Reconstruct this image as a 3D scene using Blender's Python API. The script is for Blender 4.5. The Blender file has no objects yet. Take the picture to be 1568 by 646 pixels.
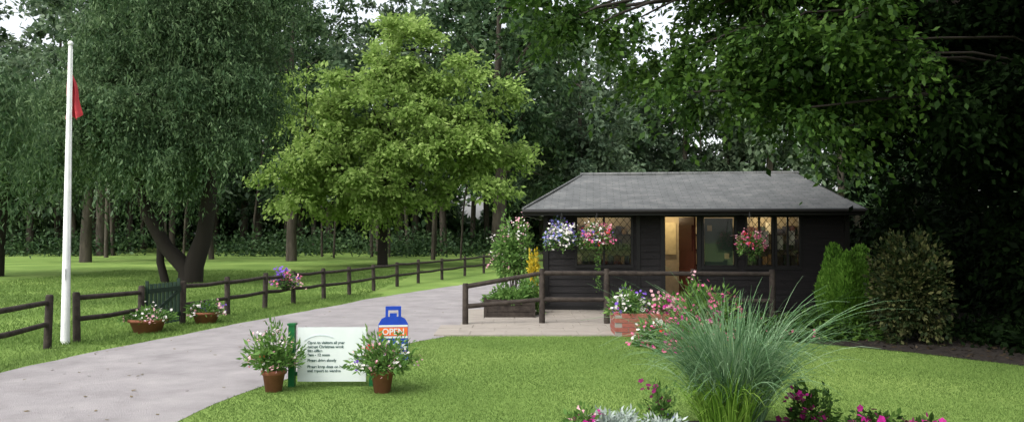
import bpy, math, random
import numpy as np
from mathutils import Vector
random.seed(7); rng=np.random.default_rng(7)
S=bpy.context.scene
def link(o): S.collection.objects.link(o); return o
def empty(name,loc=(0,0,0),rz=0):
    e=bpy.data.objects.new(name,None); e.location=loc; e.rotation_euler=(0,0,rz); e.empty_display_size=.2
    return link(e)
# ---------------------------------------------------------------- materials
def base_mat(name):
    m=bpy.data.materials.new(name); m.use_nodes=True
    nt=m.node_tree; b=nt.nodes['Principled BSDF']; return m,nt,b
def ramp(nt,cols,pos=None):
    r=nt.nodes.new('ShaderNodeValToRGB'); e=r.color_ramp.elements
    while len(e)<len(cols): e.new(.5)
    for i,c in enumerate(cols):
        e[i].position=(pos[i] if pos else i/(len(cols)-1)); e[i].color=(*c,1)
    return r
def noise_mat(name,cols,scale=5,rough=.8,bump=0,bscale=None,detail=6,pos=None,stretch=None,spec=.3):
    m,nt,b=base_mat(name); N=nt.nodes.new; L=nt.links.new
    tc=N('ShaderNodeTexCoord'); mp=N('ShaderNodeMapping'); L(tc.outputs['Object'],mp.inputs[0])
    if stretch: mp.inputs['Scale'].default_value=stretch
    n=N('ShaderNodeTexNoise'); n.inputs['Scale'].default_value=scale; n.inputs['Detail'].default_value=detail; n.inputs['Roughness'].default_value=.65
    L(mp.outputs[0],n.inputs['Vector']); r=ramp(nt,cols,pos); L(n.outputs[0],r.inputs[0]); L(r.outputs[0],b.inputs['Base Color'])
    b.inputs['Roughness'].default_value=rough; b.inputs['Specular IOR Level'].default_value=spec
    if bump:
        n2=N('ShaderNodeTexNoise'); n2.inputs['Scale'].default_value=bscale or scale*4; n2.inputs['Detail'].default_value=5
        L(mp.outputs[0],n2.inputs['Vector']); bp=N('ShaderNodeBump'); bp.inputs['Strength'].default_value=bump; bp.inputs['Distance'].default_value=.02
        L(n2.outputs[0],bp.inputs['Height']); L(bp.outputs[0],b.inputs['Normal'])
    return m
def leaf_mat(name,dark,mid,light,transl=.3,clump=.6,rough=.55,spec=.12):
    m,nt,b=base_mat(name); N=nt.nodes.new; L=nt.links.new
    g=N('ShaderNodeNewGeometry'); tc=N('ShaderNodeTexCoord')
    n=N('ShaderNodeTexNoise'); n.inputs['Scale'].default_value=clump; n.inputs['Detail'].default_value=3; L(tc.outputs['Object'],n.inputs['Vector'])
    mx=N('ShaderNodeMix'); mx.data_type='FLOAT'; mx.inputs[0].default_value=.6
    L(g.outputs['Random Per Island'],mx.inputs[2]); L(n.outputs[0],mx.inputs[3])
    r=ramp(nt,[dark,mid,light],[.28,.5,.74]); L(mx.outputs[0],r.inputs[0]); L(r.outputs[0],b.inputs['Base Color'])
    b.inputs['Roughness'].default_value=rough; b.inputs['Specular IOR Level'].default_value=spec
    t=N('ShaderNodeBsdfTranslucent'); L(r.outputs[0],t.inputs['Color'])
    ms=N('ShaderNodeMixShader'); ms.inputs[0].default_value=transl
    L(b.outputs[0],ms.inputs[1]); L(t.outputs[0],ms.inputs[2]); L(ms.outputs[0],nt.nodes['Material Output'].inputs['Surface'])
    return m
def plain(name,c,rough=.6,var=.15,scale=8): 
    lo=tuple(x*(1-var) for x in c); hi=tuple(min(1,x*(1+var)) for x in c)
    return noise_mat(name,[lo,hi],scale,rough,pos=[.3,.7])
M={}
M['bark']=noise_mat('bark',[(.03,.025,.018),(.10,.085,.065)],3,.9,.8,14,stretch=(1,1,.25),pos=[.35,.7])
M['bark_dark']=noise_mat('bark_dark',[(.010,.008,.006),(.032,.026,.02)],4,.9,.6,14,stretch=(1,1,.3))
M['fence']=noise_mat('fence_wood',[(.020,.015,.012),(.065,.052,.041)],9,.85,.4,30,pos=[.35,.75])
M['hutwood']=noise_mat('creosoted_timber',[(.004,.0035,.0038),(.015,.012,.012)],7,.55,.3,60,stretch=(.3,1,4),pos=[.3,.75])
M['trim']=noise_mat('black_trim',[(.004,.004,.004),(.012,.011,.010)],7,.5)
M['white']=noise_mat('white_paint',[(.66,.67,.68),(.80,.80,.80)],5,.4,pos=[.3,.6])
M['panel']=noise_mat('white_panel',[(.54,.60,.58),(.62,.66,.645)],3,.35,pos=[.3,.7])
M['greenpaint']=plain('green_paint',(.008,.11,.03),.4)
M['gategreen']=plain('dark_green_paint',(.012,.03,.018),.5)
M['terra']=noise_mat('terracotta',[(.16,.055,.03),(.30,.12,.065)],12,.85,.2,40)
M['brick']=noise_mat('red_brick',[(.18,.05,.04),(.36,.12,.09)],14,.9,.4,50)
M['soil']=noise_mat('soil',[(.005,.004,.003),(.016,.012,.009),(.03,.024,.016)],6,.95,.9,25)
M['cream']=plain('cream_wall',(.62,.52,.34),.7)
M['blue']=plain('blue_paint',(.012,.05,.36),.4)
M['orange']=plain('orange_paint',(.66,.13,.03),.4)
M['red']=plain('red_cloth',(.50,.05,.06),.7)
M['redwood']=plain('red_brown_door',(.07,.018,.010),.45)
M['metal']=plain('dark_metal',(.03,.03,.03),.5)
M['text']=plain('sign_lettering',(.05,.10,.09),.6)
# leaves
M['L_maple']=leaf_mat('maple_leaves',(.14,.23,.05),(.25,.37,.09),(.38,.50,.16),.42,.45)
M['L_willow']=leaf_mat('willow_leaves',(.032,.068,.028),(.072,.128,.054),(.16,.235,.11),.3,.6)
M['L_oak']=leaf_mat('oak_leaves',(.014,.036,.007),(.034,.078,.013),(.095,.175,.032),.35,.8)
M['L_oakd']=leaf_mat('oak_leaves_shaded',(.0025,.006,.0018),(.005,.012,.003),(.011,.024,.006),.2,.7,.7,.04)  # darkened copy of the oak leaves, shade of the right side painted in
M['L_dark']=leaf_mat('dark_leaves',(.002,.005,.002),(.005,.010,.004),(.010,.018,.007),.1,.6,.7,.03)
M['L_w1']=leaf_mat('woodland_leaves',(.026,.056,.024),(.055,.10,.044),(.12,.18,.08),.3,.18)
M['L_w2']=leaf_mat('woodland_leaves_hazed',(.06,.10,.058),(.11,.16,.095),(.19,.25,.15),.3,.18)  # distance haze put into the leaf colour as a paler grey-green
M['L_hedge']=leaf_mat('hedge_leaves',(.02,.045,.018),(.045,.085,.035),(.09,.15,.06),.25,.2)
M['L_conif']=leaf_mat('conifer_leaves',(.05,.13,.015),(.10,.22,.025),(.17,.32,.05),.3,2)
M['L_shrub']=leaf_mat('variegated_leaves',(.008,.018,.005),(.022,.034,.010),(.11,.11,.042),.2,5)
M['L_plant']=leaf_mat('bedding_leaves',(.05,.12,.025),(.11,.22,.05),(.22,.36,.10),.35,4)
M['L_silver']=leaf_mat('silver_leaves',(.22,.28,.24),(.33,.39,.35),(.44,.49,.45),.1,4)
M['L_yellow']=leaf_mat('yellow_leaves',(.35,.28,.02),(.55,.42,.03),(.7,.55,.08),.3,4)
M['L_reed']=leaf_mat('grass_blades',(.06,.14,.06),(.14,.25,.12),(.28,.40,.24),.3,3,.45)
M['L_reed2']=leaf_mat('grass_blades_green',(.08,.18,.02),(.16,.30,.04),(.27,.40,.08),.35,3,.45)
M['L_lawn']=leaf_mat('lawn_blades',(.085,.148,.034),(.135,.22,.053),(.205,.30,.08),.4,.6,.6)
for n,c in dict(fpink=(.75,.16,.32),fwhite=(.80,.76,.72),fmag=(.42,.02,.22),fred=(.7,.03,.04),fpurple=(.20,.10,.5),fblush=(.80,.45,.50),fdark=(.18,.015,.09),fblue=(.30,.32,.72)).items():
    M[n]=leaf_mat('petals_'+n[1:],tuple(x*.7 for x in c),c,tuple(min(.9,x*1.15) for x in c),.25,3)
# ---------------------------------------------------------------- mesh helpers
def np_mesh(name,V,k,mats,parent=None,midx=None):
    V=np.ascontiguousarray(V,dtype=np.float32).reshape(-1,3); n=len(V); nf=n//k
    me=bpy.data.meshes.new(name); me.vertices.add(n); me.vertices.foreach_set('co',V.ravel())
    me.loops.add(n); me.loops.foreach_set('vertex_index',np.arange(n,dtype=np.int32))
    me.polygons.add(nf); me.polygons.foreach_set('loop_start',np.arange(0,n,k,dtype=np.int32))
    if midx is not None: me.polygons.foreach_set('material_index',np.asarray(midx,dtype=np.int32))
    me.update(calc_edges=True); me.validate()
    for m in mats: me.materials.append(m)
    o=link(bpy.data.objects.new(name,me)); o.parent=parent; return o
class MB:
    def __init__(s): s.v=[]; s.f=[]; s.m=[]; s.sm=[]
    def raw(s,vs,fs,mi=0,sm=False):
        b=len(s.v); s.v+= [tuple(map(float,v)) for v in vs]; s.f+=[tuple(i+b for i in f) for f in fs]; s.m+=[mi]*len(fs); s.sm+=[sm]*len(fs)
    def box(s,x0,x1,y0,y1,z0,z1,mi=0):
        s.raw([(x0,y0,z0),(x1,y0,z0),(x1,y1,z0),(x0,y1,z0),(x0,y0,z1),(x1,y0,z1),(x1,y1,z1),(x0,y1,z1)],
          [(0,3,2,1),(4,5,6,7),(0,1,5,4),(1,2,6,5),(2,3,7,6),(3,0,4,7)],mi)
    def beam(s,a,b,w,h,mi=0):
        a=Vector(a); b=Vector(b); d=(b-a).normalized(); up=Vector((0,0,1)) if abs(d.z)<.9 else Vector((1,0,0))
        sx=d.cross(up).normalized()*w/2; sy=sx.cross(d).normalized()*h/2; vs=[]
        for p in (a,b): vs+=[p-sx-sy,p+sx-sy,p+sx+sy,p-sx+sy]
        s.raw(vs,[(0,1,2,3),(7,6,5,4),(0,4,5,1),(1,5,6,2),(2,6,7,3),(3,7,4,0)],mi)
    def tube(s,pts,rad,n=8,mi=0):
        pts=[Vector(p) for p in pts]; vs=[]
        for i,p in enumerate(pts):
            d=(pts[min(i+1,len(pts)-1)]-pts[max(i-1,0)]).normalized()
            ref=Vector((1,0,0)) if abs(d.x)<.9 else Vector((0,1,0)); a=d.cross(ref).normalized(); b=d.cross(a)
            for j in range(n):
                t=2*math.pi*j/n; vs.append(p+(a*math.cos(t)+b*math.sin(t))*rad[i])
        fs=[(i*n+j,i*n+(j+1)%n,(i+1)*n+(j+1)%n,(i+1)*n+j) for i in range(len(pts)-1) for j in range(n)]
        s.raw(vs,fs,mi,True); s.raw(vs[:n],[tuple(range(n))[::-1]],mi); s.raw(vs[-n:],[tuple(range(n))],mi)
    def lathe(s,prof,c,n=20,mi=0):
        vs=[(c[0]+r*math.cos(2*math.pi*j/n),c[1]+r*math.sin(2*math.pi*j/n),c[2]+z) for r,z in prof for j in range(n)]
        s.raw(vs,[(i*n+j,i*n+(j+1)%n,(i+1)*n+(j+1)%n,(i+1)*n+j) for i in range(len(prof)-1) for j in range(n)],mi,True)
    def build(s,name,mats,parent=None):
        me=bpy.data.meshes.new(name); me.from_pydata(s.v,[],s.f)
        me.polygons.foreach_set('material_index',s.m); me.polygons.foreach_set('use_smooth',s.sm)
        for m in mats: me.materials.append(m)
        me.update(); o=link(bpy.data.objects.new(name,me)); o.parent=parent; return o
def nrm(a): return a/np.maximum(np.linalg.norm(a,axis=-1,keepdims=True),1e-9)
def leaves(P,L,W,axis,up=.6,sv=.3):
    n=len(P); a=nrm(axis); nn=rng.normal(size=(n,3)); nn[:,2]+=up*2; b=nrm(np.cross(a,nn))
    s=(1+sv*rng.normal(size=(n,1))).clip(.4,1.8); l=a*L*s; w=b*W*s*.5
    return np.stack([P,P+l*.45+w,P+l,P+l*.45-w],1)
def crown_pts(blobs,n,pw=.45):
    wts=np.array([b[3]*b[4]*b[5] for b in blobs])**.8; wts/=wts.sum(); out=[];cen=[]
    for b,w in zip(blobs,wts):
        k=max(3,int(round(n*w))); d=nrm(rng.normal(size=(k,3))); r=rng.random((k,1))**pw
        ph=rng.random(3)*6; lump=1+.18*np.sin(3*np.arctan2(d[:,1],d[:,0])+ph[0])+.12*np.sin(5*d[:,2]+ph[1])
        out.append(np.array(b[:3])+d*r*lump[:,None]*np.array(b[3:6])); cen.append(np.repeat([b[:3]],k,0))
    return np.concatenate(out),np.concatenate(cen)
def sprays(C,cen,R,per,L,W,droop=.35,twigs=9,flat=.5,up=.7):
    k=len(C); out=nrm(C-cen)
    td=rng.normal(size=(k,twigs,3))*np.array([1,1,flat])+out[:,None,:]*.8; td=nrm(td)
    tl=(.5+.6*rng.random((k,twigs,1)))*R*(.7+.6*rng.random((k,1,1)))
    n=k*per; ci=np.repeat(np.arange(k),per); ti=rng.integers(0,twigs,n); t=rng.random((n,1))**.75
    d=td[ci,ti]; l=tl[ci,ti]; P=C[ci]+d*l*t; P[:,2]-=(droop*l*t*t)[:,0]; P+=rng.normal(size=(n,3))*R*.09*(.5+t)
    ax=d*.7+rng.normal(size=(n,3))*.55; ax[:,2]-=.35
    return leaves(P,L,W,ax,up)
def limb(mb,a,b,r0,r1,lift=.15,n=6,mi=0,seg=7):
    a=Vector(a); b=Vector(b); d=b-a; L=d.length; mid=a+d*.5+Vector((random.uniform(-.08,.08)*L,random.uniform(-.08,.08)*L,lift*L))
    ps=[];rs=[]
    for i in range(seg):
        t=i/(seg-1); p=a*(1-t)**2+mid*2*t*(1-t)+b*t*t
        if 0<i<seg-1: p+=Vector([random.uniform(-.02,.02)*L for _ in range(3)])
        ps.append(p); rs.append(r0*(1-t)+r1*t)
    mb.tube(ps,rs,n,mi)
def tree(name,trunks,blobs,nclump,per,R,L,W,leafm,barkm,nlimb=30,droop=.35,flat=.5,pw=.45,up=.7,lr=.09,twigs=9):
    e=empty(name,trunks[0][0][0]); off=np.array(trunks[0][0][0],float)
    C,cen=crown_pts(blobs,nclump,pw); mb=MB()
    for pts,rad in trunks: mb.tube([Vector(p)-Vector(off) for p in pts],rad,12)
    nodes=[Vector(p) for pts,_ in trunks for p in pts[2:]]
    for i in rng.choice(len(C),min(nlimb,len(C)),replace=False):
        c=Vector(C[i]); cands=[p for p in nodes if p.z<c.z+.5] or nodes[:1]
        s=min(cands,key=lambda p:(p-c).length+.3*abs(p.z-c.z)); limb(mb,s-Vector(off),c-Vector(off),lr*random.uniform(.6,1.1),.015)
    mb.build('trunk_and_limbs',[barkm],e)
    V=sprays(C,cen,R,per,L,W,droop,flat=flat,up=up,twigs=twigs)-off
    np_mesh('foliage',V,4,[leafm],e); return e
def willow(name,base,blobs,trunks,nclump,strands,per,slen,L,W,leafm,zc=.9):
    e=empty(name,base); off=np.array(base,float); C,cen=crown_pts(blobs,nclump,.4); mb=MB()
    for pts,rad in trunks: mb.tube([Vector(p)-Vector(off) for p in pts],rad,10)
    nodes=[Vector(p) for pts,_ in trunks for p in pts[2:]]
    for i in rng.choice(len(C),min(40,len(C)),replace=False):
        c=Vector(C[i]); s=min(nodes,key=lambda p:(p-c).length); limb(mb,s-Vector(off),c-Vector(off),.09,.015,.2)
    mb.build('trunk_and_limbs',[M['bark_dark']],e)
    k=len(C)*strands; ci=np.repeat(np.arange(len(C)),strands)
    out=C-cen; out[:,2]=0; out=nrm(out); s0=C[ci]+rng.normal(size=(k,3))*np.array([.32,.32,.2]); 
    sl=slen*(.25+.9*rng.random((k,1))**1.3)*(.5+.9*rng.random(len(C)))[ci][:,None]
    dr=out[ci]*.8+rng.normal(size=(k,3))*.6; dr[:,2]=0
    si=np.repeat(np.arange(k),per); t=rng.random((k*per,1))
    P=s0[si]+dr[si]*(1-(1-t)**2)*np.minimum(sl[si],1.8)*.5; P[:,2]+=((.45*t-1.2*t*t)*sl[si])[:,0]; P+=rng.normal(size=P.shape)*.05
    P=P[P[:,2]>zc+rng.random(len(P))*.7]
    ax=rng.normal(size=P.shape)*.5; ax[:,2]-=.8
    np_mesh('foliage',leaves(P,L,W,ax,.6)-off,4,[leafm],e); return e
def blooms(P,size,up=.8,petals=5):
    n=len(P); nn=rng.normal(size=(n,3))*.6; nn[:,2]+=up; nn[:,1]-=.5; nn=nrm(nn); a=nrm(np.cross(nn,rng.normal(size=(n,3)))); b=np.cross(nn,a)
    s=size*(.7+.6*rng.random((n,1))); q=[]
    for i in range(petals):
        t=2*math.pi*i/petals; d=a*math.cos(t)+b*math.sin(t); e=-a*math.sin(t)+b*math.cos(t)
        q.append(np.stack([P,P+d*s*.6+e*s*.42+nn*s*.15,P+d*s+nn*s*.1,P+d*s*.6-e*s*.42+nn*s*.15],1))
    return np.concatenate(q)
def dome(n,c,r,pw=.4,zmin=-.1):
    d=nrm(rng.normal(size=(n*5+60,3))); d=d[d[:,2]>zmin][:n]; l=1+.2*np.sin(4*np.arctan2(d[:,1],d[:,0])+rng.random()*6)+.15*np.sin(7*d[:,0]+rng.random()*6)
    return np.array(c)+d*rng.random((len(d),1))**pw*np.array(r)*l[:,None]
def bush(e,c,r,nleaf,L,W,lm,fl=(),zmin=-.1,stems=10,pw=.4,name='foliage'):
    P=dome(nleaf,c,r,pw,zmin); ax=P-np.array(c)+rng.normal(size=P.shape)*r[0]*.6
    np_mesh(name,leaves(P,L,W,ax,.5),4,[lm],e)
    if stems:
        mb=MB()
        for _ in range(stems):
            t=dome(1,c,(r[0]*.9,r[1]*.9,r[2]*.9),.2,.2)[0]; mb.tube([(c[0],c[1],c[2]-.05),(np.array(c)+t)/2+[0,0,.05*r[2]],t],[.008,.006,.003],5)
        mb.build('stems',[M['L_plant']],e)
    for m,n,s in fl:
        ncl=max(1,n//7); cc=dome(ncl,c,np.array(r)*1.02,.18,max(zmin,-.3)); P=np.repeat(cc,7,0)+rng.normal(size=(len(cc)*7,3))*s*2.0
        np_mesh('blooms_'+m[1:],blooms(P,s),4,[M[m]],e)
def inpoly(X,Y,poly):
    c=np.zeros(len(X),bool); j=len(poly)-1
    for i in range(len(poly)):
        xi,yi=poly[i]; xj,yj=poly[j]
        c^=((yi>Y)!=(yj>Y))&(X<(xj-xi)*(Y-yi)/(yj-yi+1e-12)+xi); j=i
    return c
def resample(pts,step=.35,jit=.03):
    p=np.array(pts,float); 
    q=np.vstack([2*p[0]-p[1],p,2*p[-1]-p[-2]]); out=[]
    for i in range(1,len(q)-2):
        n=max(2,int(np.linalg.norm(q[i+1]-q[i])/step))
        for k in range(n):
            t=k/n; out.append(.5*((2*q[i])+(-q[i-1]+q[i+1])*t+(2*q[i-1]-5*q[i]+4*q[i+1]-q[i+2])*t*t+(-q[i-1]+3*q[i]-3*q[i+1]+q[i+2])*t**3))
    out.append(p[-1]); out=np.array(out); out+=rng.normal(size=out.shape)*jit; return out
def ribbon(name,A,B,z,mat):
    n=200; ra=A[np.linspace(0,len(A)-1,n).astype(int)]; rb=B[np.linspace(0,len(B)-1,n).astype(int)]
    V=[];F=[]
    for i in range(n): V+=[(*ra[i],z),(*rb[i],z)]
    F=[(2*i,2*i+1,2*i+3,2*i+2) for i in range(n-1)]
    mb=MB(); mb.raw(V,F); return mb.build(name,[mat])
# ---------------------------------------------------------------- ground
gm,nt,b=base_mat('meadow_grass'); N=nt.nodes.new; Lk=nt.links.new
tc=N('ShaderNodeTexCoord')
n1=N('ShaderNodeTexNoise'); n1.inputs['Scale'].default_value=.35; n1.inputs['Detail'].default_value=6
n2=N('ShaderNodeTexNoise'); n2.inputs['Scale'].default_value=22; n2.inputs['Detail'].default_value=6; n2.inputs['Roughness'].default_value=.8
for n in (n1,n2): Lk(tc.outputs['Object'],n.inputs['Vector'])
mx=N('ShaderNodeMix'); mx.data_type='FLOAT'; mx.inputs[0].default_value=.45; Lk(n1.outputs[0],mx.inputs[2]); Lk(n2.outputs[0],mx.inputs[3])
r=ramp(nt,[(.09,.155,.035),(.15,.235,.055),(.23,.32,.085)],[.37,.5,.63]); Lk(mx.outputs[0],r.inputs[0]); Lk(r.outputs[0],b.inputs['Base Color'])
b.inputs['Roughness'].default_value=.9; b.inputs['Specular IOR Level'].default_value=.1
bp=N('ShaderNodeBump'); bp.inputs['Strength'].default_value=.5; bp.inputs['Distance'].default_value=.03; Lk(n2.outputs[0],bp.inputs['Height']); Lk(bp.outputs[0],b.inputs['Normal'])
mb=MB(); mb.raw([(-400,-100,0),(400,-100,0),(400,600,0),(-400,600,0)],[(0,1,2,3)]); mb.build('ground',[gm])
pathL=resample([(-7.6,-3),(-7.2,2),(-6.7,6),(-6.26,9.58),(-5.98,11.3),(-5.45,13.5),(-4.95,15.5),(-4.27,18),(-3.3,21.5),(-1.8,25.5),(-.1,29.6),(2.5,36),(9,48)])
pathR=resample([(-2.2,-3),(-2.7,2),(-3.0,5),(-3.03,7.06),(-2.95,7.9),(-2.78,8.75),(-2.3,10.05),(-1.5,12.3),(-1.0,13.2),(-.8,15),(-.5,17.5),(.4,22),(2,28),(5,36),(12,48)])
pathM=noise_mat('tarmac_path',[(.22,.205,.205),(.275,.258,.258),(.33,.31,.305)],1.6,.95,.6,90,detail=15,pos=[.3,.5,.7],spec=.1)
ribbon('path',pathL,pathR,.004,pathM)
pathpoly=np.vstack([pathL,pathR[::-1]])
n=420; X=rng.uniform(-6.5,-1,n); Y=rng.uniform(6,24,n); P=np.stack([X,Y,np.full(n,.012)],1); ok=inpoly(X,Y,pathpoly); P=P[ok]
ax=rng.normal(size=P.shape); ax[:,2]*=.1; np_mesh('fallen_leaves',leaves(P,.04,.024,ax,3,.5),4,[plain('dry_leaf',(.13,.10,.05))])
soilpts=[(3.1,12.9),(4.0,12.5),(4.7,12.1),(5.7,11.2),(6.57,10.05),(8,8.3),(12,6),(26,4),(26,34),(7.9,34),(7.6,19),(3.1,16.2)]
mb=MB(); mb.raw([(x,y,.008) for x,y in soilpts],[tuple(range(len(soilpts)))]); mb.build('woodland_soil',[M['soil']])
n=5000; X=rng.uniform(4.5,14,n); Y=rng.uniform(6.5,15,n); ok=inpoly(X,Y,soilpts); P=np.stack([X,Y,.015+.01*rng.random(n)],1)[ok]; ax=rng.normal(size=P.shape); ax[:,2]*=.2
np_mesh('leaf_litter',leaves(P,.07,.045,ax,2),4,[leaf_mat('litter',(.012,.009,.006),(.03,.022,.014),(.06,.045,.025),.1,2)])
C=np.stack([rng.uniform(6.9,15,110),rng.uniform(10.7,14,110),np.zeros(110)],1); P=(C[:,None]+rng.normal(size=(110,150,3))*[.3,.25,.16]).reshape(-1,3); P[:,2]=np.abs(P[:,2])
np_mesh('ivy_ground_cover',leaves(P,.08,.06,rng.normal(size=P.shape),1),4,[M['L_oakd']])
# patio of slabs
pav=noise_mat('paving_slabs',[(.22,.195,.17),(.29,.26,.225),(.35,.315,.27)],2.2,.9,.3,40)
mb=MB(); ys=13.0; i=0
while ys<17.2:
    xs=-1.3 if ys<13.9 else -.95; off=.2*(i%2)
    xx=xs
    while xx<3.4:
        w=.6-(off if xx==xs else 0); x2=min(xx+w,3.42); mb.box(xx+.006,x2-.006,ys+.006,min(ys+.45,17.3)-.006,.0,.03+random.uniform(-.002,.002)); xx+=w
    ys+=.45; i+=1
mb.box(-.94,3.4,13.01,17.2,.0,.020,0); mb.build('patio',[pav])
# island flower bed soil
bedc=(1.95,6.35); mb=MB(); ring=[(bedc[0]+1.55*math.cos(t)*(1+.05*math.sin(3*t)),bedc[1]+.75*math.sin(t)) for t in np.linspace(0,2*math.pi,40,endpoint=False)]
mb.raw([(x,y,.008) for x,y in ring]+[(bedc[0]+(x-bedc[0])*.8,bedc[1]+(y-bedc[1])*.8,.06) for x,y in ring],[(i,(i+1)%40,40+(i+1)%40,40+i) for i in range(40)]+[tuple(range(40,80))],0,True)
mb.build('flower_bed_soil',[M['soil']])
# lawn blades
def blades(n,x0,x1,y0,y1,h,w):
    Y=y0+(y1-y0)*rng.random(n)**1.25; X=x0+(x1-x0)*rng.random(n)
    ok=(np.abs(X)<Y*.69+.3)&~inpoly(X,Y,pathpoly)&~inpoly(X,Y,soilpts)&~((X>-1.3)&(X<3.4)&(Y>13)&(Y<17.3))&~inpoly(X,Y,ring)
    X=X[ok];Y=Y[ok];k=len(X); P=np.stack([X,Y,np.full(k,-.003)],1); t=rng.random(k)*6.28
    s=np.stack([np.cos(t),np.sin(t),0*t],1)*w; lean=rng.normal(size=(k,3))*h*.55; lean[:,2]=h*(.4+.8*rng.random(k))
    return np.stack([P-s,P+s,P+lean],1)
V=np.concatenate([blades(380000,-3.6,8.5,5.5,13.8,.026,.0038),blades(80000,-8.5,-3.5,8,22,.045,.005),blades(90000,-18,-4,12,36,.07,.009)])
np_mesh('lawn_grass',V,3,[M['L_lawn']])
# ---------------------------------------------------------------- fences
def post(mb,x,y,h=.79,r=.055):
    lx,ly=random.uniform(-.02,.02),random.uniform(-.02,.02)
    mb.tube([(x,y,-.1),(x+lx,y+ly,h-.03),(x+lx,y+ly,h)],[r*1.03,r,r*.8],10)
def fence(name,posts,skip=()):
    e=empty(name,(posts[0][0],posts[0][1],0)); mb=MB(); rb=MB()
    for p in posts: post(mb,*p,h=.79+random.uniform(-.02,.02))
    for i in range(len(posts)-1):
        if i in skip: continue
        a,b=posts[i],posts[i+1]
        for z in (.69,.36):
            dz=random.uniform(-.02,.02); dz2=random.uniform(-.02,.02)
            rb.tube([(a[0],a[1],z+dz),((a[0]+b[0])/2,(a[1]+b[1])/2,z-.012),(b[0],b[1],z+dz2)],[.042,.039,.037],8)
    for m,n in ((mb,'posts'),(rb,'rails')):
        o=m.build(n,[M['fence']],e); o.location=-e.location
fence('wooden_fence',[(-6.2,5.8),(-6.45,7.7),(-6.65,9.6),(-6.85,11.6)])
fence('wooden_fence',[(-6.8,12.3),(-6.47,13.7),(-6.2,14.8),(-5.9,16.3),(-5.6,17.8),(-5.27,18.95),(-4.86,20.3),(-4.47,21.6),(-4.08,23.2),(-3.67,25.1),(-3.2,26.8),(-2.56,28.7),(-1.88,31.2),(-1.2,33.4),(-.44,35.3),(.5,37.3),(1.6,39.4)],skip=(1,))
# picket gate
e=empty('picket_gate',(-6.47,13.7,0)); mb=MB(); a=Vector((.06,.1,0)); b=Vector((.23,1.0,0)); n=9
for i in range(n):
    p=a.lerp(b,i/(n-1)); mb.beam(p+Vector((0,0,.06)),p+Vector((0,0,.80 if i not in(0,n-1) else .86)),.03,.055)
for z in (.2,.68): mb.beam(a+Vector((.035,0,z)),b+Vector((.035,0,z)),.03,.08)
mb.beam(a+Vector((.037,0,.22)),b+Vector((.037,0,.66)),.028,.06); mb.build('pickets',[M['gategreen']],e)
# flagpole
e=empty('flagpole',(-6.87,12.1,0)); mb=MB(); mb.tube([(0,0,-.05),(0,0,.5),(.005,0,2.5),(.01,0,4.6)],[.066,.062,.050,.03],16)
mb.lathe([(0,0),(.03,.01),(.042,.04),(.03,.07),(0,.085)],(.01,0,4.6),14); mb.tube([(.055,-.02,.9),(.055,-.02,4.55)],[.004,.004],5); mb.beam((.02,-.075,1.0),(.02,-.075,1.16),.03,.025)
mb.build('pole',[M['white']],e)
mb=MB(); nu,nv=22,26; V=[]
for j in range(nv+1):
    q=j/nv; z=4.30-.74*q; spread=.05+.10*q**.8
    for i in range(nu+1):
        u=i/nu; fold=math.sin(u*19+j*.10)*.04*(.4+q); V.append((-.07+spread*(u*1.6-.05)+.012*math.sin(j*.35+u*5),.06+fold,z-.10*u*(1-q)-.10*abs(math.sin(u*6+.6))*q*q))
for i0,i1,mi in ((0,5,1),(5,nu,0)):
    mb.raw(V,[(j*(nu+1)+i,j*(nu+1)+i+1,(j+1)*(nu+1)+i+1,(j+1)*(nu+1)+i) for j in range(nv) for i in range(i0,i1)],mi,True)
mb.build('flag',[M['red'],plain('pale_cloth',(.55,.3,.3),.8)],e)
# ---------------------------------------------------------------- hut
H=empty('timber_hut',(.74,17.3,0),math.radians(-6)); W=6.4; D=4.6
ops=[(.70,1.86,1.0,2.04),(2.60,3.27,.25,2.06),(3.42,4.06,.98,2.04),(4.33,4.84,.98,2.04),(4.95,5.4,.98,2.04)]
def clad(mb,length,ops,tf):
    z=.10
    while z<2.2:
        zc=z+.075; segs=[(0,length)]
        for u0,u1,z0,z1 in ops:
            if z0<zc<z1: segs=[s for a,b in segs for s in ((a,min(b,u0)),(max(a,u1),b)) if s[1]-s[0]>.01]
        for a,b in segs:
            o=-.038; i=-.012; zt=z+.165
            vs=[(a,o,z),(b,o,z),(b,i,zt),(a,i,zt),(a,.0,z),(b,.0,z),(b,0,zt),(a,0,zt)]
            mb.raw([tf(*v) for v in vs],[(0,1,2,3),(7,6,5,4),(0,4,5,1),(1,5,6,2),(2,6,7,3),(3,7,4,0)])
        z+=.15
mb=MB(); clad(mb,W,ops,lambda u,v,z:(u,v,z)); clad(mb,D,[],lambda u,v,z:(v,D-u,z)); clad(mb,D,[],lambda u,v,z:(W-v,u,z)); clad(mb,W,[],lambda u,v,z:(W-u,D-v,z))
mb.build('wall_cladding',[M['hutwood']],H)
mb=MB()
for x in (-.04,W-.06): mb.box(x,x+.1,-.06,.05,0,2.22)
mb.box(-.03,W+.03,-.055,.0,.0,.12)
mb.box(1.98,2.06,-.055,-.036,.12,2.2); mb.box(2.5,2.595,-.06,-.034,.12,2.2); mb.box(3.275,3.36,-.06,-.034,.12,2.2)
for u0,u1,z0,z1 in ops:
    if z0<.5: continue
    mb.box(u0-.06,u1+.06,-.07,.03,z0-.06,z0); mb.box(u0-.06,u1+.06,-.065,.03,z1,z1+.05)
    mb.box(u0-.05,u0,-.065,.03,z0,z1); mb.box(u1,u1+.05,-.065,.03,z0,z1)
mb.build('frames',[M['trim']],H)
mb=MB()
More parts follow.
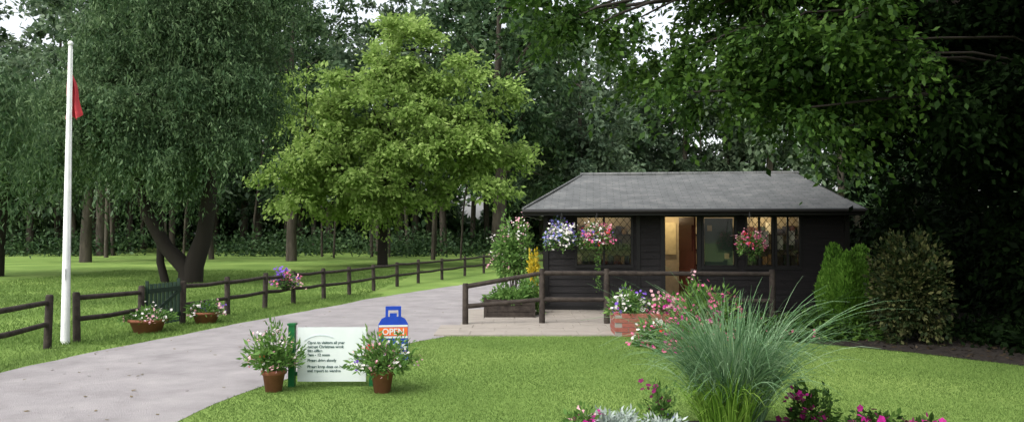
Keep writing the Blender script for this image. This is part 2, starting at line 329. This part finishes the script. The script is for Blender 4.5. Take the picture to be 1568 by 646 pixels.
for u0,u1,z0,z1 in ((.70,1.86,1.0,2.04),(4.33,4.84,.98,2.04),(4.95,5.4,.98,2.04)):
    st=.15; hh=z1-z0; kk=1.25
    c0=u0-hh/kk
    while c0<u1+hh/kk:
        for sg in (1,-1):
            ua,ub=(c0,c0+hh/kk) if sg==1 else (c0+hh/kk,c0)
            lo,hi=min(ua,ub),max(ua,ub)
            if hi<=u0 or lo>=u1: continue
            A=[ua,z0];Bp=[ub,z1]
            for Q in (A,Bp):
                for lim in (u0,u1):
                    if (lim==u0 and Q[0]<u0) or (lim==u1 and Q[0]>u1): Q[:]=[lim,z0+(lim-ua)/(ub-ua)*hh]
            if abs(A[0]-Bp[0])>.02: mb.beam((A[0],-.008-.003*sg,A[1]),(Bp[0],-.008-.003*sg,Bp[1]),.006,.010)
        c0+=st
    mb.box((u0+u1)/2-.022,(u0+u1)/2+.022,-.03,.005,z0,z1)
mb.build('glazing_bars',[M['trim']],H)
gl,nt,b=base_mat('window_glass'); t=nt.nodes.new('ShaderNodeBsdfTransparent'); t.inputs[0].default_value=(.8,.82,.8,1); g=nt.nodes.new('ShaderNodeBsdfGlossy'); g.inputs['Roughness'].default_value=.03
ms=nt.nodes.new('ShaderNodeMixShader'); ms.inputs[0].default_value=.07; nt.links.new(t.outputs[0],ms.inputs[1]); nt.links.new(g.outputs[0],ms.inputs[2]); nt.links.new(ms.outputs[0],nt.nodes['Material Output'].inputs['Surface'])
mb=MB()
for u0,u1,z0,z1 in (ops[0],ops[2],ops[3],ops[4]): mb.raw([(u0,.012,z0),(u1,.012,z0),(u1,.012,z1),(u0,.012,z1)],[(0,1,2,3)])
mb.build('window_glass',[gl],H)
# interior
mb=MB(); mb.box(.06,W-.06,.06,D-.06,.18,.25,1); mb.box(.06,W-.06,1.5,1.55,.25,2.2,0); mb.box(.05,.08,.06,1.5,.25,2.2,0); mb.box(2.3,2.33,.06,1.5,.25,2.2,0); mb.box(W-.09,W-.06,.06,1.5,.25,2.2,0); mb.box(.05,W-.05,.03,D,2.2,2.23,0)
mb.build('interior',[M['cream'],M['redwood']],H)
cols=[plain('goods_%d'%i,c,.5) for i,c in enumerate([(.35,.24,.12),(.05,.05,.07),(.14,.05,.03),(.6,.55,.42),(.03,.05,.035),(.03,.025,.018)])]
mb=MB()
for (a,b) in ((.15,2.2),(3.4,6.2)):
    for z in (.95,1.3,1.65):
        mb.box(a,b,1.2,1.49,z,z+.03,5); x=a+.03
        while x<b-.12:
            w=random.uniform(.06,.16); h=random.uniform(.1,.27)
            if random.random()<.85: mb.box(x,x+w,1.24,1.45,z+.032,z+.03+h,random.choice([0,1,2,3,4,5,5,1]))
            x+=w+.02
mb.box(3.44,4.04,.03,.045,1.0,2.02,4)
for i,j in ((0,2),(2,0)): mb.box(3.5+.18*i,3.60+.18*i,.018,.028,1.15+.3*j,1.27+.3*j,0)
for i in range(4): mb.box(4.38+.24*i+(.06 if i>1 else 0),4.55+.24*i+(.06 if i>1 else 0),.03,.04,1.35+.1*(i%2),1.65+.1*(i%2),3)
mb.build('shelves_and_goods',cols,H)
mb=MB(); mb.box(2.64,2.98,1.42,1.49,1.2,1.95,0); mb.build('notice_board',[plain('notice',(.7,.6,.35))],H)
mb=MB(); mb.beam((3.24,.03,1.15),(2.98,.62,1.15),.045,1.8)
mb.beam((3.20,.05,.7),(2.98,.56,.7),.07,.5); mb.beam((3.20,.05,1.6),(2.98,.56,1.6),.07,.55); mb.build('door',[M['redwood']],H)
mb=MB(); mb.box(2.4,3.5,-.95,-.06,.0,.13); mb.box(2.5,3.4,-.5,-.06,.13,.24); mb.build('door_steps',[pav],H)
for x,en in ((1.2,8),(2.85,14),(4.9,14)):
    l=bpy.data.lights.new('room_lamp','POINT'); l.energy=en; l.color=(1,.78,.48); l.shadow_soft_size=.12; o=link(bpy.data.objects.new('room_lamp',l)); o.location=(x,.9,2.05); o.parent=H
# roof
rm,nt,b=base_mat('roof_felt'); N=nt.nodes.new; Lk=nt.links.new
tc=N('ShaderNodeTexCoord'); n=N('ShaderNodeTexNoise'); n.inputs['Scale'].default_value=3; n.inputs['Detail'].default_value=10; n.inputs['Roughness'].default_value=.75
br=N('ShaderNodeTexBrick'); br.inputs['Scale'].default_value=1; br.inputs['Brick Width'].default_value=.3; br.inputs['Row Height'].default_value=.11; br.inputs['Mortar Size'].default_value=.007
br.inputs['Color1'].default_value=(1,1,1,1); br.inputs['Color2'].default_value=(.8,.8,.8,1); br.inputs['Mortar'].default_value=(.4,.4,.4,1)
Lk(tc.outputs['Object'],n.inputs['Vector']); Lk(tc.outputs['Object'],br.inputs['Vector'])
r=ramp(nt,[(.065,.07,.068),(.115,.12,.118),(.19,.19,.18)],[.3,.5,.72]); Lk(n.outputs[0],r.inputs[0])
mm=N('ShaderNodeMix'); mm.data_type='RGBA'; mm.blend_type='MULTIPLY'; mm.inputs[0].default_value=1; Lk(r.outputs[0],mm.inputs[6]); Lk(br.outputs[0],mm.inputs[7]); Lk(mm.outputs[2],b.inputs['Base Color']); b.inputs['Roughness'].default_value=.7
u0,u1,v0,v1=-.42,W+.1,-.9,D+.5; vr=(v0+v1)/2; ze,zr=2.20,3.14; ra,rb=.78,W-.5
mb=MB()
E=[(u0,v0,ze),(u1,v0,ze),(u1,v1,ze),(u0,v1,ze)]; R=[(ra,vr,zr),(rb,vr,zr)]
ns=14; V=[]
for j in range(7):
    for i in range(ns+1):
        s=i/ns; q=j/6; x=(u0+(u1-u0)*s)*(1-q)+(ra+(rb-ra)*s)*q; V.append((x,v0+(vr-v0)*q,ze+(zr-ze)*q-.02*math.sin(3.14*q)-.015*math.sin(3.14*s*2)*q))
mb.raw(V,[(j*(ns+1)+i,j*(ns+1)+i+1,(j+1)*(ns+1)+i+1,(j+1)*(ns+1)+i) for j in range(6) for i in range(ns)],0)
mb.raw(E+R,[(1,2,5),(2,3,4,5),(3,0,4)],0)
mb.build('roof',[rm],H)
mb=MB(); mb.raw([(u0+.01,v0+.01,ze-.03),(u1-.01,v0+.01,ze-.03),(u1-.01,v1,ze-.03),(u0+.01,v1,ze-.03)],[(3,2,1,0)])
mb.box(u0,u1,v0-.02,v0+.012,ze-.13,ze-.004); mb.box(u0-.02,u0+.012,v0+.014,v1,ze-.13,ze-.004); mb.box(u1-.012,u1+.02,v0+.014,v1,ze-.13,ze-.004)
mb.tube([(u0,v0-.06,ze-.05),(u1,v0-.06,ze-.05)],[.045,.045],10)
mb.build('fascia_and_gutter',[M['trim']],H)
mb=MB(); mb.tube([(ra-.05,vr,zr+.0),(rb+.05,vr,zr+.0)],[.05,.05],8); mb.tube([(u0,v0,ze+.01),(ra,vr,zr)],[.03,.03],6); mb.build('ridge_caps',[rm],H)
# railing
e=empty('timber_railing',(-.86,14.5,0)); mb=MB(); 
P=[(0,0,.78),(1.42,.15,1.04),(2.62,.1,1.04),(4.2,-.05,1.04),(5.6,-.2,1.04)]
for x,y,h in P: mb.tube([(x,y,-.1),(x,y,h-.03),(x,y,h)],[.058,.055,.045],10)
for a,b in zip(P[:-1],P[1:]):
    for k in (.92,.45): mb.tube([(a[0],a[1]-.0,a[2]*k),((a[0]+b[0])/2,(a[1]+b[1])/2,(a[2]+b[2])/2*k),(b[0],b[1],b[2]*k)],[.045,.042,.04],8)
mb.build('posts_and_rails',[M['fence']],e)
# ---------------------------------------------------------------- info sign
e=empty('information_sign',(-2.0,8.75,0)); mb=MB(); mb.box(-.38,.38,-.012,.012,.06,.655); mb.build('panel',[M['panel']],e)
mb=MB(); mb.box(-.48,-.41,-.03,.04,-.05,.68); mb.box(-.49,-.40,-.04,.05,.68,.70); mb.box(.41,.45,.014,.054,-.05,.36); mb.box(-.41,.42,.014,.04,.12,.16); mb.build('green_posts',[M['greenpaint']],e)
lines=[("Open to visitors all year",-.27,.475,.042),("except Christmas week",-.27,.43,.042),("Site office",-.27,.385,.042),("9am - 12 noon",-.27,.34,.042),("Please drive slowly",-.27,.28,.042),("Please keep dogs on leads",-.27,.21,.042),("and report to warden",-.27,.165,.042)]
for s,x,z,h in lines:
    c=bpy.data.curves.new('lettering','FONT'); c.body=s; c.size=h; c.extrude=.001; c.offset=.0012; c.materials.append(M['text']); o=link(bpy.data.objects.new('lettering',c)); o.location=(x,-.0145,z); o.rotation_euler=(math.pi/2,0,0); o.parent=e
mb=MB()
for i in range(18):
    t=math.pi*(.78-.45*i/17); t2=math.pi*(.78-.45*(i+.7)/17); c=(-.12,.40)
    mb.beam((c[0]+.24*math.cos(t),-.0145,c[1]+.17*math.sin(t)),(c[0]+.24*math.cos(t2),-.0145,c[1]+.17*math.sin(t2)),.012,.002)
mb.build('arched_heading',[plain('pale_lettering',(.4,.5,.54))],e)
def pot(e,c,r,h,mat='terra'):
    mb=MB(); mb.lathe([(0,0),(r*.68,0),(r*.92,h*.78),(r*.93,h*.78),(r*1.03,h*.79),(r*1.06,h),(r*.93,h),(r*.88,h*.88),(0,h*.88)],c,24); mb.build('pot',[M[mat]],e)
def potted(name,x,y,r,h,rx,ph,nleaf,fl,L=.07,W=.022,lm='L_plant',zmin=-.05):
    e=empty(name,(x,y,0)); pot(e,(0,0,0),r,h); bush(e,(0,0,h*.9),(rx,rx*.85,ph-h),nleaf,L,W,M[lm],fl,zmin,pw=.55,stems=14); return e
potted('potted_flowers',-2.57,8.5,.125,.235,.27,.66,1700,[('fblush',110,.014),('fwhite',70,.013),('fred',18,.013)],zmin=.15)
potted('potted_flowers',-1.39,8.45,.125,.24,.34,.60,1900,[('fblush',130,.017),('fwhite',80,.016),('fred',30,.018),('fpurple',20,.016)],zmin=.08)
potted('potted_flowers',-6.25,13.5,.31,.24,.36,.42,2000,[('fwhite',160,.022),('fblush',60,.02)])
potted('potted_flowers',-5.80,14.9,.26,.22,.32,.42,1700,[('fwhite',70,.024),('fpurple',70,.022),('fblush',60,.022)])
# gas-bottle shaped advertising board
e=empty('advertising_board',(-1.60,10.6,0)); e.rotation_euler=(0,0,math.radians(8)); e.scale=(1.04,1,1.04)
out=[(-.17,.03),(.17,.03),(.19,.05),(.19,.46),(.15,.53),(.10,.555),(.10,.66),(.08,.69),(-.08,.69),(-.10,.66),(-.10,.555),(-.15,.53),(-.19,.46),(-.19,.05)]
mb=MB()
def slab(mb,poly,y0,y1,mi):
    n=len(poly); vs=[(x,y0,z) for x,z in poly]+[(x,y1,z) for x,z in poly]
    mb.raw(vs,[tuple(range(n)),tuple(range(2*n-1,n-1,-1))]+[(i+n,(i+1)%n+n,(i+1)%n,i) for i in range(n)],mi)
body=[p for p in out if p[1]<.556]; slab(mb,body,-.015,.015,0)
mb.box(-.10,-.065,-.014,.014,.556,.66); mb.box(.065,.10,-.014,.014,.556,.66); mb.box(-.10,.10,-.016,.016,.64,.69); mb.box(-.045,.045,-.013,.013,.556,.60)
mb.box(-.185,.185,-.020,-.016,.31,.42,1); mb.box(-.185,.185,-.020,-.016,.425,.45,2); mb.box(-.185,.185,-.020,-.016,.28,.305,2)
for i in range(5):
    for j in range(4):
        if (i+j)%2==0: mb.box(-.18+.072*i,-.112+.072*i,-.020,-.016,.055+.052*j,.10+.052*j,2)
mb.beam((-.12,.018,.5),(-.12,.26,.0),.03,.02,0); mb.beam((.12,.018,.5),(.12,.26,.0),.03,.02,0); mb.beam((-.12,.17,.18),(.12,.17,.18),.02,.03,0)
mb.box(-.19,.19,-.03,.02,.0,.03,0)
mb.build('board',[M['blue'],M['orange'],M['panel']],e)
c=bpy.data.curves.new('lettering','FONT'); c.body="OPEN"; c.size=.11; c.align_x='CENTER'; c.extrude=.001; c.offset=.002; c.materials.append(M['panel']); o=link(bpy.data.objects.new('lettering',c)); o.location=(0,-.0215,.328); o.rotation_euler=(math.pi/2,0,0); o.parent=e
# ---------------------------------------------------------------- baskets
def basket(name,x,y,z,r,fl,drop=.0,hang=2.12,nleaf=1800,chain=True):
    e=empty(name,(x,y,z)); mb=MB(); mb.lathe([(0,-.2),(.09,-.18),(.15,-.09),(.17,0),(.15,.0)],(0,0,0),16); mb.build('basket_bowl',[M['metal']],e)
    if chain:
        mb=MB()
        for k in range(3):
            t=k*2.09; mb.tube([(.16*math.cos(t),.16*math.sin(t),0),(0,0,hang-z)],[.005,.005],5)
        mb.build('chains',[M['metal']],e)
    bush(e,(0,0,-.02),(r,r*.9,r*.85),nleaf,.05,.025,M['L_plant'],fl,-.75,pw=.5,stems=6)
    if drop:
        P=np.stack([rng.normal(size=160)*.03+.08*r,rng.normal(size=160)*.03-.2*r,-rng.random(160)*drop],1); ax=rng.normal(size=P.shape); ax[:,2]-=.5
        np_mesh('trailing_leaves',leaves(P,.05,.028,ax,.3),4,[M['L_plant']],e)
basket('hanging_basket',1.03,16.25,1.58,.33,[('fwhite',280,.026),('fblue',150,.024),('fpurple',60,.024)])
basket('hanging_basket',.98,16.6,1.93,.14,[('fblue',70,.022),('fpurple',30,.022)],nleaf=500)
basket('hanging_basket',1.75,16.2,1.60,.34,[('fpink',150,.026),('fwhite',110,.024),('fpurple',120,.026),('fred',40,.024),('fblush',90,.024)],drop=1.1)
basket('hanging_basket',4.75,15.65,1.48,.29,[('fpink',180,.026),('fblush',90,.026),('fred',30,.022)],drop=.3)
basket('fence_basket',-5.38,18.6,.58,.27,[('fpink',60,.03),('fpurple',120,.034),('fblush',60,.03)],chain=False,nleaf=1100)
# ---------------------------------------------------------------- planters and shrubs
e=empty('wooden_planter',(-.05,15.9,0)); mb=MB()
for k in range(3): mb.box(-.5,.5,-.28,-.25,.02+.125*k,.135+.125*k); mb.box(-.5,-.47,-.248,.248,.02+.125*k,.135+.125*k); mb.box(.47,.5,-.248,.248,.02+.125*k,.135+.125*k); mb.box(-.5,.5,.25,.28,.02+.125*k,.135+.125*k)
mb.box(-.46,.46,-.245,.245,.05,.33,1)
for x in(-.51,.45): mb.box(x,x+.06,-.295,-.282,0,.42)
mb.build('box',[M['fence'],M['soil']],e)
bush(e,(0,0,.33),(.5,.28,.25),2600,.07,.035,M['L_plant'],[('fwhite',24,.02)],-.1)
e=empty('rose_bush',(.0,17.9,0)); bush(e,(0,0,1.2),(.5,.42,.82),3900,.075,.04,M['L_plant'],[('fblush',130,.026),('fwhite',110,.026)],-.9,stems=16,pw=.6)
mb=MB()
for k in range(7): mb.tube([(random.uniform(-.08,.08),random.uniform(-.08,.08),0),(random.uniform(-.15,.15),0,.6),(random.uniform(-.35,.35),random.uniform(-.2,.2),1.5)],[.018,.014,.006],6)
mb.build('canes',[M['bark']],e)
e=empty('yellow_shrub',(.47,16.9,0)); bush(e,(0,0,.85),(.13,.14,.45),800,.07,.035,M['L_yellow'],[],-.9,stems=6,pw=.6)
e=empty('green_shrub',(.35,16.4,0)); bush(e,(0,0,.25),(.3,.3,.5),1600,.08,.04,M['L_plant'],[],-.4,stems=6)
e=empty('brick_planter',(2.3,13.3,0)); mb=MB()
for k in range(5):
    z0=.0+.075*k; o=.11*(k%2)
    for yy in (-.35,.25):
        x=-.6-o+.11
        while x<.6:
            mb.box(max(x,-.6)+.003,min(x+.215,.6)-.003,yy,yy+.1,z0+.004,z0+.071,0); x+=.22
    for xx in (-.6,.5):
        for q in range(3): mb.box(xx+.002,xx+.098,-.245+.165*q,-.09+.165*q,z0+.004,z0+.071,0)
mb.box(-.595,.595,-.34,.34,.0,.34,1); mb.build('brickwork',[M['brick'],noise_mat('mortar',[(.2,.18,.16),(.3,.27,.24)],10)],e)
bush(e,(-.35,0,.36),(.3,.3,.34),1300,.08,.03,M['L_plant'],[('fwhite',100,.03),('fpurple',50,.028),('fpink',40,.026)],.0)
bush(e,(.3,0,.36),(.34,.3,.26),1200,.07,.03,M['L_plant'],[('fpink',160,.03),('fblush',80,.028),('fmag',40,.03)],.0,name='foliage_2')
e=empty('pink_flower_clump',(3.05,12.6,0)); bush(e,(0,0,.1),(.55,.4,.72),3000,.09,.03,M['L_plant'],[('fpink',240,.03),('fblush',120,.028),('fmag',130,.03)],-.1)
e=empty('white_flower_clump',(2.15,11.9,0)); bush(e,(0,0,.02),(.34,.3,.32),1400,.08,.03,M['L_plant'],[('fwhite',90,.028),('fpink',90,.028),('fred',30,.026)],-.1)
e=empty('mixed_flower_clump',(2.5,11.3,0)); bush(e,(0,0,.02),(.4,.4,.36),1700,.08,.03,M['L_plant'],[('fmag',80,.028),('fpink',90,.028)],-.1)
e=empty('low_bedding_plants',(4.6,12.6,0)); bush(e,(0,0,.0),(1.2,.35,.4),5000,.09,.04,M['L_oak'],[('fpink',40,.028)],-.05)
# clipped conifer
e=empty('conifer_shrub',(5.92,13.9,0)); P=dome(34000,(0,0,.60),(.47,.46,.74),.12,-.85); ax=P-np.array([0,0,.4])+rng.normal(size=P.shape)*.25; ax[:,2]+=.5
np_mesh('foliage',leaves(P,.05,.02,ax,.2),4,[M['L_conif']],e); mb=MB(); mb.tube([(0,0,0),(0,0,1.1)],[.06,.02],8); mb.build('trunk',[M['bark_dark']],e)
e=empty('variegated_shrub',(6.2,12.3,0)); bush(e,(0,0,.72),(.55,.54,.90),10000,.07,.042,M['L_shrub'],[],-.85,stems=16,pw=.33)
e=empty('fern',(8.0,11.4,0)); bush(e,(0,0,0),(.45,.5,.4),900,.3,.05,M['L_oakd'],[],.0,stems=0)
# ---------------------------------------------------------------- ornamental grass
def grass_clump(name,x,y,n,h,spread,mats,w=.005,r0=.16):
    e=empty(name,(x,y,0)); seg=9
    th=rng.random(n)*6.283; rr=r0*np.sqrt(rng.random(n)); b0=np.stack([rr*np.cos(th),rr*np.sin(th),0*th+.04],1)
    th2=th+rng.normal(size=n)*.5; tuft=.82+.22*np.sin(th2*5+1)+.12*np.sin(th2*11); d=np.stack([np.cos(th2),np.sin(th2)],1); hh=h*(.5+.6*rng.random(n))*(.9+.12*np.sin(th2*7)); sp=spread*tuft*(.08+rng.random(n)**.9)*hh/h
    bend=rng.random(n)*.9
    pts=[]
    wob=rng.normal(size=(n,2))*.05
    for i in range(seg+1):
        t=i/seg; f=t**1.6; z=hh*(t*1.15-(.22+bend*.5)*t**3.2); p=np.concatenate([b0[:,:2]+d*(sp*f)[:,None]+wob*math.sin(t*3)*t,(.04+z)[:,None]],1); pts.append(p)
    side=np.stack([-d[:,1],d[:,0],0*th],1)+rng.normal(size=(n,3))*.5; side=nrm(side)
    V=np.stack([np.stack([pts[i]-side*(w*(1-(i/seg)**2)+.0008),pts[i]+side*(w*(1-(i/seg)**2)+.0008)],1) for i in range(seg+1)],1)
    V=V.reshape(-1,3); me=bpy.data.meshes.new('blades'); me.vertices.add(len(V)); me.vertices.foreach_set('co',V.astype(np.float32).ravel())
    base=(np.arange(n)*(seg+1)*2)[:,None,None]; s=(np.arange(seg)*2)[None,:,None]; q=np.array([0,1,3,2])[None,None,:]
    I=(base+s+q).reshape(-1).astype(np.int32); me.loops.add(len(I)); me.loops.foreach_set('vertex_index',I); me.polygons.add(len(I)//4); me.polygons.foreach_set('loop_start',np.arange(0,len(I),4,dtype=np.int32))
    me.update(calc_edges=True); me.materials.append(mats); o=link(bpy.data.objects.new('blades',me)); o.parent=e; return e
grass_clump('ornamental_grass',1.86,6.6,2000,1.34,1.22,M['L_reed'],.0038,.22)
grass_clump('ornamental_grass',1.76,6.45,800,.74,.45,M['L_reed2'],.0055,.2)
def bedplant(name,x,y,r,h,n,L,W,lm,fl): e=empty(name,(x,y,.05)); bush(e,(0,0,0),(r,r*.8,h),n,L,W,M[lm],fl,-.05,stems=6)
bedplant('dusty_miller',.85,6.5,.24,.17,1600,.05,.016,'L_silver',[])
bedplant('dusty_miller',1.2,6.25,.2,.17,1300,.05,.016,'L_silver',[])
bedplant('petunia',.58,6.5,.14,.2,500,.05,.025,'L_plant',[('fmag',36,.026),('fblush',14,.024)])
bedplant('petunia',1.3,6.9,.15,.34,400,.05,.022,'L_plant',[('fdark',36,.024),('fblue',12,.02)])
bedplant('petunia',2.6,6.85,.22,.30,600,.06,.03,'L_oak',[('fdark',54,.028),('fmag',18,.026)])
bedplant('petunia',2.95,6.4,.28,.17,800,.06,.03,'L_oak',[('fmag',54,.028),('fdark',30,.028)])
bedplant('petunia',3.3,6.25,.2,.15,500,.06,.03,'L_oak',[('fmag',36,.028),('fpink',12,.026)])
# ---------------------------------------------------------------- trees
B=(-11.1,27,0)
willow('willow_tree',B,[(-12.0,27,8.5,2.9,3.8,2.8),(-14,27,6.2,1.9,3,2.2),(-10.4,26.5,6.2,1.9,3,2.4),(-11.8,25.5,5.2,2.8,2.5,1.7),(-11.9,28,11.2,2.8,3.2,2.2),(-9.2,27,9.6,1.5,2,2.0)],
  [([(-11.1,27,-.1),(-11.2,27,.5),(-11.9,27,1.2),(-12.6,27,2.4),(-13.2,27,4.5),(-13.4,27,7)],[.36,.3,.24,.2,.15,.08]),
   ([(-11.05,27,-.1),(-10.95,27,.6),(-10.6,27,1.6),(-10.4,27,3.2),(-10.6,27,6),(-11,27,9)],[.4,.34,.28,.23,.17,.08]),
   ([(-11.9,27,-.05),(-12.1,27,.7),(-12.2,27.2,2),(-12.0,27.4,4)],[.14,.13,.11,.08])],170,44,34,2.6,.15,.045,M['L_willow'],1.1)
B=(-20.5,31,0)
willow('willow_tree',B,[(-21,31,6.2,2.6,4,1.9),(-18.2,30,5.6,1.6,3,1.8)],[([(-20.5,31,-.1),(-20.4,31,1.5),(-20.2,31,3.5),(-20,31,6)],[.4,.33,.28,.15])],70,36,34,3.2,.18,.05,M['L_willow'])
B=(-14.5,18,0)
willow('willow_tree',B,[(-12.5,18,4.9,.9,2,.8)],[([(-15.5,18,-.1),(-15.4,18,1.5),(-14.8,18,3.5),(-13.4,18,5)],[.3,.25,.2,.10])],16,24,36,3.4,.16,.035,M['L_willow'])
tree('maple_tree',[([(-6.6,40,-.1),(-6.6,40,1.5),(-6.5,40,3.5),(-6.4,40,6),(-6.2,40,9),(-6.2,40,11)],[.28,.24,.21,.17,.11,.04]),([(-6.5,40,2.2),(-7.3,39.6,3.5),(-8.6,39.2,5),(-10.4,39,6.4)],[.15,.13,.1,.05]),([(-6.5,40,2.6),(-5.4,39.6,4),(-4,39.2,5.5),(-2.2,39,7)],[.15,.13,.1,.05])],
  [(-6.4,39.5,6.9,4.6,3.5,3.2),(-5.6,39.5,10.7,2.6,2.4,1.6),(-10.0,39.0,5.0,2.7,2.4,1.5),(-2.2,39.2,6.8,2.7,2.4,2.0),(-7,38,3.7,4.0,2.4,1.1),(-9.4,39,8.4,2.5,2,1.4),(-2.0,39,9.6,1.9,1.2,1.2),(-1.1,39,4.8,1.6,1.5,.9)],
  200,330,1.25,.23,.13,M['L_maple'],M['bark_dark'],60,.35,.3,.42,.9,twigs=12)
def specimen(x,y,h,r,lm,bark='bark',n=70,per=210,tr=.35):
    tree('woodland_tree',[([(x,y,-.1),(x,y,h*.1),(x+.15,y,h*.3),(x-.1,y,h*.55),(x,y,h*.85)],[tr,tr*.85,tr*.7,tr*.5,tr*.15])],
     [(x,y,h*.68,r,r,h*.3),(x-r*.5,y,h*.5,r*.6,r*.6,h*.18),(x+r*.5,y,h*.48,r*.6,r*.6,h*.18)],n,per,1.5,.34,.18,M[lm],M[bark],26,.4,.6,.35)
specimen(-.8,47,18,4.3,'L_w1',tr=.5)
specimen(-13.5,48,19,5,'L_w1'); specimen(-25,46,15,4.2,'L_w2'); specimen(4.4,50,13,3.0,'L_w2')
# woodland belt
mbt=MB(); VV={0:[],1:[]}
for i in range(68):
    y=random.uniform(58,90); k=-.78+1.62*((i*.618)%1); x=k*y; h=random.uniform(21,29)
    if .11<k<.19: h=random.uniform(13,16)
    elif .19<=k<.30: h=random.uniform(16,20)
    if -.68<k<-.60: h=random.uniform(12,15)
    r=random.uniform(3.8,5.4); tr=random.uniform(.2,.42)
    mbt.tube([(x,y,-.1),(x+random.uniform(-.3,.3),y,h*.3),(x,y,h*.8)],[tr,tr*.8,tr*.2],7)
    C,cen=crown_pts([(x,y,h*.66,r,r,h*.33),(x+random.uniform(-2,2),y,h*.34,r*.8,r*.8,h*.15)],50,.35)
    VV[1 if (random.random()<.45 or .06<k<.4) else 0].append(sprays(C,cen,1.9,115,.50,.28,.4))
e=empty('woodland_belt',(0,60,0)); off=np.array([0,60,0])
for i in(0,1): np_mesh('foliage',np.concatenate(VV[i])-off,4,[M['L_w1'] if i==0 else M['L_w2']],e)
for i in range(24):
    y=random.uniform(48,78); k=random.uniform(-.6,.12); tr=random.uniform(.06,.24); ln=random.uniform(-.6,.6); mbt.tube([(k*y,y,-.1),(k*y+ln*.3,y,3),(k*y+ln*1.8,y,9)],[tr,tr*.8,tr*.5],6)
o=mbt.build('trunks',[M['bark']],e); o.location=(0,-60,0)
# understorey hedge
n=95000; x=rng.uniform(-80,80,n); y=rng.uniform(88,98,n); top=5+2.2*np.sin(x*.31)+1.3*np.sin(x*.83+2)+1.5*np.sin(x*.12); z=rng.random(n)*np.clip(top+2,2.5,12); P=np.stack([x,y,z],1)
C=np.stack([rng.uniform(-44,14,70),rng.uniform(56,76,70),rng.uniform(.1,1.1,70)],1); P2=(C[:,None]+rng.normal(size=(70,260,3))*[1.3,.8,.6]).reshape(-1,3); P2[:,2]=np.abs(P2[:,2])
V=np.concatenate([leaves(P,.8,.5,rng.normal(size=P.shape)),leaves(P2,.3,.17,rng.normal(size=P2.shape))])
e=empty('understorey_hedge',(0,80,0)); np_mesh('foliage',V-np.array([0,80,0]),4,[M['L_hedge']],e)
# oak, overhanging from the right
tr=[([(12.5,14,-.1),(12.4,14,1.5),(12.2,13.8,3),(12,13.5,5),(11.8,13.2,8)],[.65,.5,.45,.38,.2]),
    ([(12.2,13.8,2.8),(10.4,13.0,4.3),(8.2,12.6,5.0),(6,12.4,5.1),(3.8,12.3,5.5)],[.3,.22,.16,.11,.05]),
    ([(12.2,13.8,3.3),(10,11.5,5),(8,10.5,6),(5.5,10,6.5)],[.3,.2,.14,.07]),
    ([(12,13.5,4),(9.6,14.2,5.6),(7,14.6,6.2),(4.5,14.4,6.6)],[.28,.2,.14,.07])]
O=tree('oak_tree',tr,[(4.2,12.4,5.3,2.0,2.0,1.2),(3.0,12.3,4.2,1.2,1.2,.7),(1.0,12.6,5.2,1.1,1.2,.4),(4.9,12.4,4.8,1.2,1.6,1.2),(4.6,11.6,3.9,1.1,1.1,.75)],
  115,340,.75,.105,.06,M['L_oak'],M['bark_dark'],70,.45,.5,.5,.7,.05)
off=np.array(O.location)
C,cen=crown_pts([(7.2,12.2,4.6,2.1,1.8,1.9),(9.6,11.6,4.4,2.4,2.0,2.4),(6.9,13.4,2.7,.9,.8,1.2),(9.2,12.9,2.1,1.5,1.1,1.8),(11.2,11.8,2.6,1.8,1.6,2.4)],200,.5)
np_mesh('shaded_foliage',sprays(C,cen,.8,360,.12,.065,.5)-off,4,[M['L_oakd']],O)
C,cen=crown_pts([(8.5,6,8.6,6,7.5,1.7),(12.5,11,8.2,6,9,2.5),(10.5,16,8,4,5,1.8),(15,4,6,5,6,3)],270,.6)  # unseen canopy above the frame, extended to block sun and sky on the right
np_mesh('unseen_shading_foliage',sprays(C,cen,1.5,240,.3,.2,.3)-off,4,[M['L_oakd']],O)
# dark evergreen understorey on the right
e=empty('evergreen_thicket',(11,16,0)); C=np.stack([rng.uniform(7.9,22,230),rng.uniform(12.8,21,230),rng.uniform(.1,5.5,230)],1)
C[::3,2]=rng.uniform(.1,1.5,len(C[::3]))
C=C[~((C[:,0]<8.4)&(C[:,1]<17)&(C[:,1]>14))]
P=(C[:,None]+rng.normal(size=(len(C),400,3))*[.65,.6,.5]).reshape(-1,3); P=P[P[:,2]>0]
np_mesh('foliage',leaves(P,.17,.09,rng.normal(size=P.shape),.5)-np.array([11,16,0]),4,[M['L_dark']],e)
# ---------------------------------------------------------------- light, world, camera
el,rot=math.radians(52),math.radians(222)
w=bpy.data.worlds.new('World'); S.world=w; w.use_nodes=True; nt=w.node_tree
sk=nt.nodes.new('ShaderNodeTexSky'); sk.sky_type='NISHITA'; sk.sun_disc=False; sk.sun_elevation=el; sk.sun_rotation=rot; sk.dust_density=4; sk.air_density=1
hs=nt.nodes.new('ShaderNodeHueSaturation'); hs.inputs['Saturation'].default_value=.25; hs.inputs['Value'].default_value=2.35; nt.links.new(sk.outputs[0],hs.inputs['Color'])
bg=nt.nodes['Background']; bg.inputs[1].default_value=.15; nt.links.new(hs.outputs[0],bg.inputs[0])
l=bpy.data.lights.new('sun','SUN'); l.energy=1.3; l.angle=math.radians(35); l.color=(1,.97,.92); o=link(bpy.data.objects.new('sun',l))
d=Vector((math.sin(rot)*math.cos(el),math.cos(rot)*math.cos(el),math.sin(el))); o.rotation_euler=d.to_track_quat('Z','Y').to_euler(); o.location=(-5,-5,20)
c=bpy.data.cameras.new('camera'); c.lens=27.55; c.sensor_width=36; c.clip_end=1500; o=link(bpy.data.objects.new('camera',c)); o.location=(0,0,1.7); o.rotation_euler=(math.radians(91.62),0,0); S.camera=o
S.view_settings.view_transform='Standard'; S.view_settings.look='None'; S.view_settings.exposure=0
